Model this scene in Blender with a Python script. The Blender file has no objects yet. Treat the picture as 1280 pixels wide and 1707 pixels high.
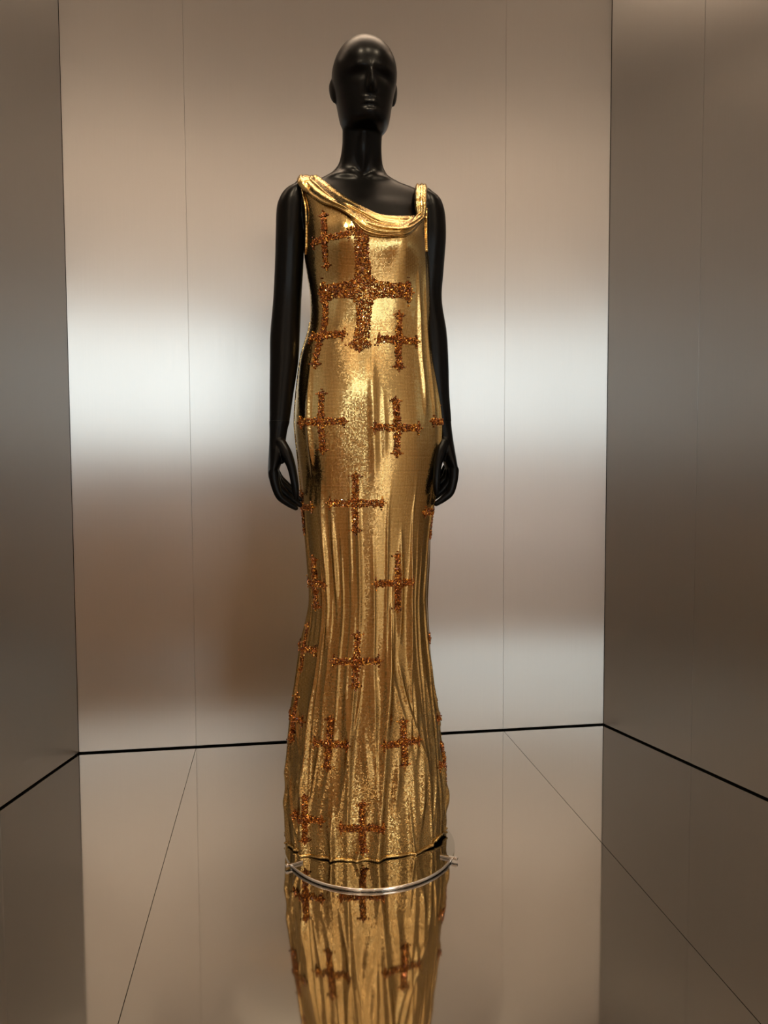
import bpy, bmesh, math, random
import numpy as np
from mathutils import Vector, Matrix
from mathutils.bvhtree import BVHTree

random.seed(7)
rng = np.random.default_rng(11)
scene = bpy.context.scene
COL = scene.collection

# ------------------------------------------------------------------ camera
# niche centre is X = 0, its back wall is Y = 0, the polished floor is Z = 0
F_PX, YAW, PITCH, ROLL = 1258.5, 0.14336, -0.0564, -0.00425
CAM = np.array([-0.2525, -2.4735, 0.90])
fw = np.array([math.sin(YAW)*math.cos(PITCH), math.cos(YAW)*math.cos(PITCH), math.sin(PITCH)])
r0 = np.array([math.cos(YAW), -math.sin(YAW), 0.0])
u0 = np.cross(r0, fw)
RT = math.cos(ROLL)*r0 + math.sin(ROLL)*u0
UP = -math.sin(ROLL)*r0 + math.cos(ROLL)*u0
cam_data = bpy.data.cameras.new('camera')
cam = bpy.data.objects.new('camera', cam_data)
COL.objects.link(cam)
cam_data.sensor_fit = 'HORIZONTAL'
cam_data.sensor_width = 36.0
cam_data.lens = F_PX*36.0/1280.0
cam_data.clip_start = 0.02
cam.matrix_world = Matrix(((RT[0], UP[0], -fw[0], CAM[0]), (RT[1], UP[1], -fw[1], CAM[1]),
                           (RT[2], UP[2], -fw[2], CAM[2]), (0, 0, 0, 1)))
scene.camera = cam

# ------------------------------------------------------------------ world, exposure
world = bpy.data.worlds.new('world')
scene.world = world
world.use_nodes = True
world.node_tree.nodes['Background'].inputs[0].default_value = (0.75, 0.85, 1.0, 1)
world.node_tree.nodes['Background'].inputs[1].default_value = 0.25
vs = scene.view_settings
vs.view_transform = 'Standard'
vs.look = 'None'
vs.gamma = 1.0
vs.use_curve_mapping = False
vs.exposure = 0.35
WINDOW_POWER = 2.3          # daylight through the long gallery window behind the viewer
STRIP_POWER = 48.0          # unseen warm strip added to brighten the ceiling, per metre
SPOT_POWER = 46.0           # warm track spots
DOWNLIGHT_POWER = 13.0  # unseen fill added under the uplights to brighten the lower room
UPLIGHT_POWER = 120.0       # unseen uplights added to brighten the gallery ceiling


# ------------------------------------------------------------------ helpers
def ray(px, py):
    return fw + RT*(px-640)/F_PX - UP*(py-853.5)/F_PX


def at(px, py, Y):
    """world point where the sight line through a photo pixel meets the vertical plane at depth Y"""
    d = ray(px, py)
    t = (Y-CAM[1])/d[1]
    return CAM + d*t


def tag(o, label=None, cat=None, group=None, kind=None):
    if label: o['label'] = label
    if cat: o['category'] = cat
    if group: o['group'] = group
    if kind: o['kind'] = kind
    return o


def empty(name, loc=(0, 0, 0)):
    o = bpy.data.objects.new(name, None)
    COL.objects.link(o)
    o.location = loc
    o.empty_display_size = 0.1
    return o


def mesh_obj(name, verts, faces, mat, parent=None, smooth=True, uvs=None):
    me = bpy.data.meshes.new(name)
    me.from_pydata([tuple(map(float, v)) for v in verts], [], [tuple(map(int, f)) for f in faces])
    if smooth:
        me.polygons.foreach_set('use_smooth', [True]*len(me.polygons))
    if uvs is not None:
        lay = me.uv_layers.new(name='UVMap')
        li = np.empty(len(me.loops), dtype=np.int32)
        me.loops.foreach_get('vertex_index', li)
        lay.data.foreach_set('uv', np.asarray(uvs, dtype=np.float32)[li].ravel())
    if mat: me.materials.append(mat)
    me.update()
    o = bpy.data.objects.new(name, me)
    COL.objects.link(o)
    if parent: 
        o.parent = parent
        o.matrix_parent_inverse = Matrix.Translation(parent.location).inverted()
    return o


def bm_obj(name, bm, mat, parent=None, smooth=False):
    me = bpy.data.meshes.new(name)
    bm.to_mesh(me)
    bm.free()
    if smooth:
        me.polygons.foreach_set('use_smooth', [True]*len(me.polygons))
    if mat: me.materials.append(mat)
    o = bpy.data.objects.new(name, me)
    COL.objects.link(o)
    if parent:
        o.parent = parent
        o.matrix_parent_inverse = Matrix.Translation(parent.location).inverted()
    return o


def bm_box(bm, lo, hi, mtx=None, bevel=0.0):
    tmp = bmesh.new()
    bmesh.ops.create_cube(tmp, size=1.0)
    for v in tmp.verts:
        v.co = Vector([lo[i]+(v.co[i]+0.5)*(hi[i]-lo[i]) for i in range(3)])
    if bevel > 0:
        bmesh.ops.bevel(tmp, geom=list(tmp.edges), offset=bevel, segments=2, affect='EDGES', profile=0.5)
    if mtx is not None:
        bmesh.ops.transform(tmp, matrix=mtx, verts=tmp.verts)
    me = bpy.data.meshes.new('tmp')
    tmp.to_mesh(me)
    tmp.free()
    bm.from_mesh(me)
    bpy.data.meshes.remove(me)


def box_obj(name, lo, hi, mat, parent=None, mtx=None, bevel=0.0):
    bm = bmesh.new()
    bm_box(bm, lo, hi, mtx, bevel)
    return bm_obj(name, bm, mat, parent)


def loft(rings, cap=True):
    """rings: list of (n,3) arrays -> verts, faces (closed rings, capped)"""
    n = len(rings[0])
    V = np.concatenate(rings)
    Fc = []
    for i in range(len(rings)-1):
        a, b = i*n, (i+1)*n
        for j in range(n):
            k = (j+1) % n
            Fc.append((a+j, a+k, b+k, b+j))
    V = list(V)
    if cap:
        for base, flip in ((0, True), ((len(rings)-1)*n, False)):
            c = len(V)
            V.append(np.mean([V[base+j] for j in range(n)], axis=0))
            for j in range(n):
                k = (j+1) % n
                Fc.append((base+k, base+j, c) if flip else (base+j, base+k, c))
    return V, Fc


def catmull(pts, n):
    """smooth interpolation through rows of pts, uniform parameter, n samples"""
    P = np.asarray(pts, float)
    P = np.vstack([2*P[0]-P[1], P, 2*P[-1]-P[-2]])
    m = len(P)-3
    out = []
    for t in np.linspace(0, m, n):
        i = min(int(t), m-1)
        s = t-i
        a, b, c, d = P[i:i+4]
        out.append(0.5*((2*b)+(-a+c)*s+(2*a-5*b+4*c-d)*s*s+(-a+3*b-3*c+d)*s**3))
    return np.array(out)


def tube(path, radii, n=16, up=(0, 1, 0), squash=1.0):
    """rings perpendicular to a path; radii per point, or pairs (side, up)"""
    path = np.asarray(path, float)
    rings = []
    for i, p in enumerate(path):
        t = path[min(i+1, len(path)-1)]-path[max(i-1, 0)]
        t = t/np.linalg.norm(t)
        s = np.cross(t, up)
        s /= np.linalg.norm(s)
        w = np.cross(s, t)
        r = radii[i]
        rs, rw = (r if np.ndim(r) else (r, r))
        ang = np.linspace(0, 2*math.pi, n, endpoint=False)
        rings.append(p+np.outer(np.cos(ang)*rs, s)+np.outer(np.sin(ang)*rw, w))
    return rings


def capped_tube(pts, radii, n=14, steps=24, up=(0, 1, 0)):
    """tapering limb with rounded ends"""
    R = np.asarray(radii, float)
    D = np.column_stack([np.asarray(pts, float), R.reshape(len(pts), -1)])
    S = catmull(D, steps)
    p, r = S[:, :3], S[:, 3:]
    t0, t1 = p[0]-p[1], p[-1]-p[-2]
    t0 /= np.linalg.norm(t0); t1 /= np.linalg.norm(t1)
    pre, post = [], []
    for k in (0.97, 0.8, 0.5, 0.15):
        c = math.sqrt(1-k*k)
        pre.append((p[0]+t0*r[0].mean()*k, r[0]*c))
    for k in (0.15, 0.5, 0.8, 0.97):
        c = math.sqrt(1-k*k)
        post.append((p[-1]+t1*r[-1].mean()*k, r[-1]*c))
    P = np.array([q[0] for q in pre]+list(p)+[q[0] for q in post])
    RR = [q[1] for q in pre]+list(r)+[q[1] for q in post]
    RR = [(x[0], x[-1]) for x in RR]
    return loft(tube(P, RR, n, up))


class Acc:
    def __init__(self): self.V, self.F = [], []
    def add(self, vf):
        b = len(self.V)
        self.V.extend(vf[0])
        self.F.extend([tuple(i+b for i in f) for f in vf[1]])


def remeshed(name, acc, voxel, smooth_iter, mat, parent=None):
    """fuse overlapping closed shells into one continuous skin"""
    me = bpy.data.meshes.new('tmp')
    me.from_pydata([tuple(map(float, v)) for v in acc.V], [], acc.F)
    o = bpy.data.objects.new('tmp', me)
    COL.objects.link(o)
    m = o.modifiers.new('r', 'REMESH')
    m.mode = 'VOXEL'
    m.voxel_size = voxel
    m.use_smooth_shade = True
    s = o.modifiers.new('s', 'SMOOTH')
    s.factor = 0.5
    s.iterations = smooth_iter
    dg = bpy.context.evaluated_depsgraph_get()
    ev = o.evaluated_get(dg)
    nm = bpy.data.meshes.new_from_object(ev, depsgraph=dg)
    nm.name = name
    bpy.data.objects.remove(o)
    bpy.data.meshes.remove(me)
    nm.materials.clear()
    nm.materials.append(mat)
    nm.polygons.foreach_set('use_smooth', [True]*len(nm.polygons))
    ob = bpy.data.objects.new(name, nm)
    COL.objects.link(ob)
    if parent:
        ob.parent = parent
        ob.matrix_parent_inverse = Matrix.Translation(parent.location).inverted()
    return ob


# ------------------------------------------------------------------ materials
def new_mat(name):
    m = bpy.data.materials.new(name)
    m.use_nodes = True
    nt = m.node_tree
    b = nt.nodes['Principled BSDF']
    return m, nt, b


def N(nt, kind, **kw):
    n = nt.nodes.new(kind)
    for k, v in kw.items():
        setattr(n, k, v)
    return n


def math_node(nt, op, a, b=None, c=None):
    n = N(nt, 'ShaderNodeMath', operation=op)
    for i, x in enumerate((a, b, c)):
        if x is None: continue
        if isinstance(x, (int, float)): n.inputs[i].default_value = x
        else: nt.links.new(x, n.inputs[i])
    return n.outputs[0]


def plain(name, col, rough=0.6, metal=0.0, spec=0.5, noise=0.0, scale=20):
    m, nt, b = new_mat(name)
    b.inputs['Base Color'].default_value = (*col, 1)
    b.inputs['Roughness'].default_value = rough
    b.inputs['Metallic'].default_value = metal
    b.inputs['Specular IOR Level'].default_value = spec
    if noise > 0:
        tc = N(nt, 'ShaderNodeTexCoord')
        nz = N(nt, 'ShaderNodeTexNoise')
        nz.inputs['Scale'].default_value = scale
        nt.links.new(tc.outputs['Object'], nz.inputs['Vector'])
        mx = N(nt, 'ShaderNodeMixRGB')
        mx.inputs[1].default_value = (*[c*(1-noise) for c in col], 1)
        mx.inputs[2].default_value = (*[min(1, c*(1+noise)) for c in col], 1)
        nt.links.new(nz.outputs['Fac'], mx.inputs[0])
        nt.links.new(mx.outputs[0], b.inputs['Base Color'])
    return m


def brushed(name, col, rough, aniso, bump):
    m, nt, b = new_mat(name)
    b.inputs['Metallic'].default_value = 1.0
    b.inputs['Anisotropic'].default_value = aniso
    tan = N(nt, 'ShaderNodeCombineXYZ')
    tan.inputs[0].default_value = 1.0   # grooves run upright, the blur runs sideways
    nt.links.new(tan.outputs[0], b.inputs['Tangent'])
    tc = N(nt, 'ShaderNodeTexCoord')
    mp = N(nt, 'ShaderNodeMapping')
    mp.inputs['Scale'].default_value = (420, 420, 5)       # fine vertical brushing
    nt.links.new(tc.outputs['Object'], mp.inputs['Vector'])
    nz = N(nt, 'ShaderNodeTexNoise')
    nz.inputs['Scale'].default_value = 1.0
    nz.inputs['Detail'].default_value = 3
    nt.links.new(mp.outputs[0], nz.inputs['Vector'])
    ramp = N(nt, 'ShaderNodeMapRange')
    ramp.inputs['To Min'].default_value = rough*0.9
    ramp.inputs['To Max'].default_value = rough*1.1
    nt.links.new(nz.outputs['Fac'], ramp.inputs['Value'])
    nt.links.new(ramp.outputs[0], b.inputs['Roughness'])
    mx = N(nt, 'ShaderNodeMixRGB')
    mx.inputs[1].default_value = (*[c*0.97 for c in col], 1)
    mx.inputs[2].default_value = (*[c*1.03 for c in col], 1)
    nt.links.new(nz.outputs['Fac'], mx.inputs[0])
    nt.links.new(mx.outputs[0], b.inputs['Base Color'])
    bp = N(nt, 'ShaderNodeBump')
    bp.inputs['Strength'].default_value = bump
    bp.inputs['Distance'].default_value = 0.0002
    nt.links.new(nz.outputs['Fac'], bp.inputs['Height'])
    nt.links.new(bp.outputs[0], b.inputs['Normal'])
    return m


def gold_mail(name, tilt):
    m, nt, b = new_mat(name)
    b.inputs['Metallic'].default_value = 1.0
    b.inputs['Roughness'].default_value = 0.20
    uv = N(nt, 'ShaderNodeUVMap', uv_map='UVMap')
    sc = N(nt, 'ShaderNodeVectorMath', operation='SCALE')
    sc.inputs['Scale'].default_value = 1/0.0026            # square 2.6 mm plates
    nt.links.new(uv.outputs[0], sc.inputs[0])
    fl = N(nt, 'ShaderNodeVectorMath', operation='FLOOR')
    nt.links.new(sc.outputs[0], fl.inputs[0])
    fr = N(nt, 'ShaderNodeVectorMath', operation='FRACTION')
    nt.links.new(sc.outputs[0], fr.inputs[0])
    sp = N(nt, 'ShaderNodeSeparateXYZ')
    nt.links.new(fr.outputs[0], sp.inputs[0])
    ex = math_node(nt, 'ABSOLUTE', math_node(nt, 'SUBTRACT', sp.outputs[0], 0.5))
    ey = math_node(nt, 'ABSOLUTE', math_node(nt, 'SUBTRACT', sp.outputs[1], 0.5))
    e = math_node(nt, 'MAXIMUM', ex, ey)
    gap = N(nt, 'ShaderNodeMapRange', interpolation_type='SMOOTHSTEP')
    gap.inputs['From Min'].default_value = 0.33
    gap.inputs['From Max'].default_value = 0.47
    nt.links.new(e, gap.inputs['Value'])
    wn = N(nt, 'ShaderNodeTexWhiteNoise', noise_dimensions='2D')
    nt.links.new(fl.outputs[0], wn.inputs['Vector'])
    # colour: plates slightly uneven, dark between the plates
    pl = N(nt, 'ShaderNodeMixRGB')
    pl.inputs[1].default_value = (0.69, 0.475, 0.178, 1)
    pl.inputs[2].default_value = (0.84, 0.620, 0.275, 1)
    nt.links.new(wn.outputs['Value'], pl.inputs[0])
    mx = N(nt, 'ShaderNodeMixRGB')
    mx.inputs[2].default_value = (0.16, 0.075, 0.012, 1)
    nt.links.new(gap.outputs[0], mx.inputs[0])
    nt.links.new(pl.outputs[0], mx.inputs[1])
    nt.links.new(mx.outputs[0], b.inputs['Base Color'])
    # every plate tilts a little on its links
    ge = N(nt, 'ShaderNodeNewGeometry')
    sub = N(nt, 'ShaderNodeVectorMath', operation='SUBTRACT')
    sub.inputs[1].default_value = (0.5, 0.5, 0.5)
    nt.links.new(wn.outputs['Color'], sub.inputs[0])
    s2 = N(nt, 'ShaderNodeVectorMath', operation='SCALE')
    su = N(nt, 'ShaderNodeSeparateXYZ')
    nt.links.new(uv.outputs[0], su.inputs[0])
    tl = N(nt, 'ShaderNodeMapRange')                        # the mesh lies looser towards the hem
    tl.inputs['From Min'].default_value = 0.62
    tl.inputs['From Max'].default_value = 0.15
    tl.inputs['To Min'].default_value = tilt
    tl.inputs['To Max'].default_value = max(tilt, 0.26)
    nt.links.new(su.outputs[1], tl.inputs['Value'])
    nt.links.new(tl.outputs[0], s2.inputs['Scale'])
    nt.links.new(sub.outputs[0], s2.inputs[0])
    ad = N(nt, 'ShaderNodeVectorMath', operation='ADD')
    nt.links.new(ge.outputs['Normal'], ad.inputs[0])
    nt.links.new(s2.outputs[0], ad.inputs[1])
    no = N(nt, 'ShaderNodeVectorMath', operation='NORMALIZE')
    nt.links.new(ad.outputs[0], no.inputs[0])
    nt.links.new(no.outputs[0], b.inputs['Normal'])
    return m


def amber():
    m, nt, b = new_mat('amber_crystal')
    ge = N(nt, 'ShaderNodeNewGeometry')
    cr = N(nt, 'ShaderNodeValToRGB')
    cr.color_ramp.elements[0].color = (0.10, 0.024, 0.002, 1)
    cr.color_ramp.elements[1].color = (1.0, 0.58, 0.11, 1)
    k = cr.color_ramp.elements.new(0.55)
    k.color = (0.31, 0.082, 0.005, 1)
    k = cr.color_ramp.elements.new(0.85)
    k.color = (0.50, 0.175, 0.012, 1)
    nt.links.new(ge.outputs['Random Per Island'], cr.inputs[0])
    nt.links.new(cr.outputs[0], b.inputs['Base Color'])
    b.inputs['Metallic'].default_value = 0.75
    b.inputs['Roughness'].default_value = 0.12
    b.inputs['Coat Weight'].default_value = 0.6
    b.inputs['Coat Roughness'].default_value = 0.04
    return m


M_WALL = brushed('brushed_aluminium', (0.52, 0.51, 0.495), 0.31, 0.92, 0.15)
M_FLOOR = plain('polished_steel_floor', (0.62, 0.59, 0.555), 0.05, 1.0)
M_GAP = plain('dark_recess', (0.012, 0.010, 0.008), 0.8)
M_BLACK = plain('black_lacquer', (0.0015, 0.0013, 0.0012), 0.30, 0.0, 0.11)
M_GOLD = gold_mail('gold_mesh', 0.10)
M_GOLDC = gold_mail('gold_mesh_gathered', 0.30)     # plates jostle where the mesh is bunched
M_AMBER = amber()
M_CHROME = plain('chrome', (0.80, 0.78, 0.75), 0.07, 1.0)
M_STEELP = plain('polished_base_plate', (0.50, 0.49, 0.46), 0.06, 1.0)
M_PLASTER = plain('warm_plaster', (0.68, 0.58, 0.49), 0.85, noise=0.05, scale=6)
M_DARKW = plain('brown_gallery_wall', (0.58, 0.49, 0.40), 0.85, noise=0.05, scale=6)
M_CEILD = plain('brown_ceiling_border', (0.20, 0.155, 0.12), 0.9, noise=0.04, scale=5)
M_CEIL = plain('tan_ceiling', (0.72, 0.645, 0.565), 0.9, noise=0.04, scale=5)
M_OAK = plain('pale_gallery_floor', (0.80, 0.75, 0.71), 0.4, noise=0.06, scale=9)
M_WOOD = plain('light_block_wood', (0.82, 0.60, 0.42), 0.5, noise=0.12, scale=8)
M_BLACKM = plain('black_metal', (0.02, 0.02, 0.02), 0.45, 0.6)

# ------------------------------------------------------------------ the niche
SL, HALF = 0.2815, 0.880
TOP = 2.95
MOUTH = 1.50            # how far the side walls run towards the viewer
GAPZ = 0.005
SEAM = 0.516
TH = 0.02

# back wall: dark carrier with three brushed panels hung on it
wb = box_obj('wall_back', (-HALF-0.05, TH, -0.02), (HALF+0.05, TH+0.06, TOP), M_GAP)
tag(wb, kind='structure')
for x0, x1 in ((-HALF, -SEAM), (-SEAM, SEAM), (SEAM, HALF)):
    box_obj('panel', (x0+0.0002, 0.0, GAPZ), (x1-0.0002, TH-0.001, TOP), M_WALL, wb, bevel=0.0003)

WL = MOUTH*math.hypot(1, SL)
def side_wall(name, sgn, seams):
    # local frame: x along the wall towards the viewer, y outwards
    ax = Vector((sgn*SL, -1, 0)).normalized()
    nrm = Vector((sgn*1, SL, 0)).normalized()
    m = Matrix(((ax.x, nrm.x, 0, sgn*HALF), (ax.y, nrm.y, 0, 0), (0, 0, 1, 0), (0, 0, 0, 1)))
    w = box_obj(name, (-0.03, TH, -0.02), (WL, TH+0.06, TOP), M_GAP, mtx=m)
    tag(w, kind='structure')
    cuts = [0.002]+seams+[WL]
    for a, b in zip(cuts[:-1], cuts[1:]):
        box_obj('panel', (a+0.0006, 0, GAPZ), (b-0.0006, TH-0.001, TOP), M_WALL, w, mtx=m, bevel=0.0006)
    return w
# the seam of the right wall: where the sight line (1151,1275) meets the floor edge
d = ray(1151, 1275); t = -CAM[2]/d[2]; sp_ = CAM+d*t
SEAM_SIDE = math.hypot(sp_[0]-HALF, sp_[1])
side_wall('wall_left', -1, [SEAM_SIDE, SEAM_SIDE+1.03])
side_wall('wall_right', 1, [SEAM_SIDE, SEAM_SIDE+1.03])

# polished floor in three sheets
FLY = -1.47
def wx(y): return HALF+SL*(-y)+0.015
fl = mesh_obj('floor', [(-wx(0), 0.015, -0.006), (wx(0), 0.015, -0.006), (wx(FLY), FLY, -0.006), (-wx(FLY), FLY, -0.006),
                        (-wx(0), 0.015, -0.05), (wx(0), 0.015, -0.05), (wx(FLY), FLY, -0.05), (-wx(FLY), FLY, -0.05)],
              [(0, 3, 2, 1), (4, 5, 6, 7), (0, 1, 5, 4), (1, 2, 6, 5), (2, 3, 7, 6), (3, 0, 4, 7)], M_GAP, smooth=False)
tag(fl, kind='structure')
def sheet(p):
    v = [(x, y, 0.0) for x, y in p]+[(x, y, -0.005) for x, y in p]
    n = len(p)
    f = [tuple(range(n)), tuple(range(2*n-1, n-1, -1))]+[(i, i+n, (i+1) % n+n, (i+1) % n) for i in range(n)]
    mesh_obj('floor_panel', v, f, M_FLOOR, fl, smooth=False)
g = 0.0007
sheet([(-SEAM+g, 0.012), (-SEAM+g, FLY), (SEAM-g, FLY), (SEAM-g, 0.012)])
sheet([(SEAM+g, 0.012), (SEAM+g, FLY), (wx(FLY), FLY), (wx(0), 0.012)])
sheet([(-wx(0), 0.012), (-wx(FLY), FLY), (-SEAM-g, FLY), (-SEAM-g, 0.012)])

# ------------------------------------------------------------------ the gallery room the niche opens into
RZ, RC, RX, RY = -0.62, 3.75, 4.2, -9.5
tag(box_obj('floor_gallery', (-RX, RY, RZ-0.1), (RX, FLY, RZ), M_OAK), kind='structure')
tag(box_obj('trim_1', (-RX, FLY, RZ), (RX, FLY+0.08, -0.051), M_GAP), kind='structure')      # platform riser
tag(box_obj('ceiling', (-RX, RY, RC), (RX, 0.6, RC+0.1), M_CEILD), kind='structure')
raft = box_obj('added_ceiling_raft', (-1.9, RY+0.02, RC-0.05), (1.9, 0.45, RC-0.001), M_CEIL)       # pale field added to the unseen ceiling; dark borders keep side walls dim
tag(raft, kind='structure')
tag(box_obj('wall_gallery_left', (-RX-0.1, RY, RZ), (-RX, 0.6, RC), M_DARKW), kind='structure')
tag(box_obj('wall_gallery_right', (RX, RY, RZ), (RX+0.1, 0.6, RC), M_DARKW), kind='structure')
mx_ = HALF+SL*MOUTH
tag(box_obj('wall_front_left', (-RX, -MOUTH-0.06, RZ), (-mx_-0.005, -MOUTH, TOP), M_PLASTER), kind='structure')
tag(box_obj('wall_front_right', (mx_+0.005, -MOUTH-0.06, RZ), (RX, -MOUTH, TOP), M_PLASTER), kind='structure')
tag(box_obj('wall_behind_niche', (-RX, 0.5, -0.05), (RX, 0.6, RC), M_PLASTER), kind='structure')
# far wall with one long window and an added glowing door under its right end
WZ0, WZ1, WX0, WX1 = 1.25, 3.25, -3.6, 3.6
bm = bmesh.new()
bm_box(bm, (-RX, RY-0.15, RZ), (1.2, RY, WZ0))
bm_box(bm, (4.0, RY-0.15, RZ), (RX, RY, WZ0))
bm_box(bm, (-RX, RY-0.15, WZ1), (RX, RY, RC))
bm_box(bm, (-RX, RY-0.15, WZ0), (WX0, RY, WZ1))
bm_box(bm, (WX1, RY-0.15, WZ0), (RX, RY, WZ1))
tag(bm_obj('wall_gallery_far', bm, M_PLASTER), kind='structure')
m_day, nt, b = new_mat('daylight_glass')
b.inputs['Base Color'].default_value = (0.8, 0.85, 0.9, 1)
b.inputs['Emission Color'].default_value = (0.86, 0.97, 1.0, 1)
b.inputs['Emission Strength'].default_value = WINDOW_POWER
win = empty('window_1', (0, RY-0.07, WZ0))
tag(win, kind='structure')
NP = 6
for i in range(NP):
    a = WX0+(WX1-WX0)*i/NP
    c = WX0+(WX1-WX0)*(i+1)/NP
    box_obj('pane', (a+0.02, RY-0.08, WZ0+0.02), (c-0.02, RY-0.06, WZ1-0.02), m_day, win)
bm = bmesh.new()
for i in range(NP+1):
    a = WX0+(WX1-WX0)*i/NP
    bm_box(bm, (a-0.02, RY-0.1, WZ0), (a+0.02, RY-0.03, WZ1))
bm_box(bm, (WX0, RY-0.1, WZ0), (WX1, RY-0.03, WZ0+0.02))
bm_box(bm, (WX0, RY-0.1, WZ1-0.02), (WX1, RY-0.03, WZ1))
bm_obj('window_frame', bm, M_BLACKM, win)

# unseen low board added to block window light on the left
pt = empty('light_block_board', (-1.7, -3.1, RZ))
tag(pt, 'low wooden board added to block light opposite the niche', 'light blocker')
box_obj('panel_board', (-3.6, -3.14, RZ+0.06), (0.30, -3.08, 0.88), M_WOOD, pt, bevel=0.004)
box_obj('top_rail', (-3.62, -3.16, 0.88), (0.32, -3.06, 0.91), M_WOOD, pt, bevel=0.004)
for x_ in (-3.4, -1.7, 0.1):
    box_obj('foot', (x_-.04, -3.35, RZ+.001), (x_+.04, -2.87, RZ+0.06), M_BLACKM, pt, bevel=0.004)

m_door, nt, b = new_mat('added_door_glow')  # unseen door added as a glow to brighten the back wall's right side
b.inputs['Base Color'].default_value = (0.8, 0.8, 0.8, 1)
b.inputs['Emission Color'].default_value = (1.0, 0.90, 0.84, 1)
b.inputs['Emission Strength'].default_value = 1.1
dr_ = empty('added_door', (2.6, RY-0.07, RZ))
tag(dr_, kind='structure')
for a, c in ((1.2, 2.6), (2.6, 4.0)):
    bm = bmesh.new()
    bm_box(bm, (a, RY-0.1, RZ), (a+.05, RY-0.03, WZ0)); bm_box(bm, (c-.05, RY-0.1, RZ), (c, RY-0.03, WZ0))
    bm_box(bm, (a+.05, RY-0.1, RZ), (c-.05, RY-0.03, RZ+.08)); bm_box(bm, (a+.05, RY-0.1, WZ0-.05), (c-.05, RY-0.03, WZ0))
    lf_ = bm_obj('added_door_leaf', bm, M_BLACKM, dr_)
    pn = box_obj('pane', (a+.05, RY-0.08, RZ+.08), (c-.05, RY-0.06, WZ0-.05), m_door, None)
    pn.parent = lf_
    pn.matrix_parent_inverse = Matrix.Identity(4)
    lf_.matrix_parent_inverse = Matrix.Translation(dr_.location).inverted()

# unseen fill strip added on the back niche wall to brighten the ceiling
def fill_strip(p0, p1, label):
    p0, p1 = Vector(p0), Vector(p1)
    c, d_ = (p0+p1)/2, (p1-p0)
    L, a = d_.length, math.atan2(d_.y, d_.x)
    e_ = empty('fill_strip', c)
    tag(e_, label, 'strip lamp', 'added fill strips on the niche walls')
    m_ = Matrix.Translation(c) @ Matrix.Rotation(a, 4, 'Z')
    bm = bmesh.new()
    bm_box(bm, (-L/2, -.035, 0), (L/2, .035, .006), m_); bm_box(bm, (-L/2, -.035, .006), (L/2, -.030, .03), m_); bm_box(bm, (-L/2, .030, .006), (L/2, .035, .03), m_)
    bm_obj('channel', bm, M_BLACKM, e_)
    ld = bpy.data.lights.new('fill_strip_light', 'AREA')
    ld.shape = 'RECTANGLE'
    ld.size, ld.size_y = L*0.97, 0.05
    ld.energy = STRIP_POWER*L
    ld.color = (1.0, 0.83, 0.66)
    lo = bpy.data.objects.new('fill_strip_light', ld)
    COL.objects.link(lo)
    lo.location = c+Vector((0, 0, .012))
    lo.rotation_euler = (math.pi, 0, a)
    lo.parent = e_
    lo.matrix_parent_inverse = Matrix.Translation(e_.location).inverted()
fill_strip((-HALF, TH+.03, TOP), (HALF, TH+.03, TOP), 'warm fill light added along the top of the back niche wall')

# unseen fill lights added under the gallery ceiling, shining up and down
for sg, side in ((-1, 'left'), (1, 'right')):
    px_, y0, y1, pz_ = sg*2.15, -8.9, -3.6, 2.75
    cv = empty('fill_pendant', (px_, (y0+y1)/2, pz_))
    tag(cv, 'long added fill light over the %s half of the gallery' % side, 'added fill light', 'added gallery fill lights')
    bm = bmesh.new()
    bm_box(bm, (px_-.05, y0, pz_-.06), (px_+.05, y1, pz_-.054))
    bm_box(bm, (px_-.05, y0, pz_-.054), (px_-.044, y1, pz_)); bm_box(bm, (px_+.044, y0, pz_-.054), (px_+.05, y1, pz_))
    bm_obj('housing', bm, M_BLACKM, cv)
    for yy in (y0+.3, (y0+y1)/2, y1-.3):
        V, Fc = loft(tube([(px_, yy, pz_-.054), (px_, yy, (pz_+RC)/2), (px_, yy, RC)], [.004]*3, 8, (0, 1, 0)))
        mesh_obj('suspension_rod', V, Fc, M_BLACKM, cv)
    for nm_, pw, zo, rx in (('fill_uplight', UPLIGHT_POWER, -.03, math.pi), ('fill_downlight', DOWNLIGHT_POWER, -.062, 0.0)):
        ld = bpy.data.lights.new(nm_, 'AREA')
        ld.shape = 'RECTANGLE'
        ld.size, ld.size_y = 0.08, y1-y0-.1
        ld.energy = pw
        ld.color = (1.0, 0.83, 0.66)
        lo = bpy.data.objects.new(nm_, ld)
        COL.objects.link(lo)
        lo.location = (px_, (y0+y1)/2, pz_+zo)
        lo.rotation_euler = (rx, 0, 0)
        lo.parent = cv
        lo.matrix_parent_inverse = Matrix.Translation(cv.location).inverted()

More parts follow.
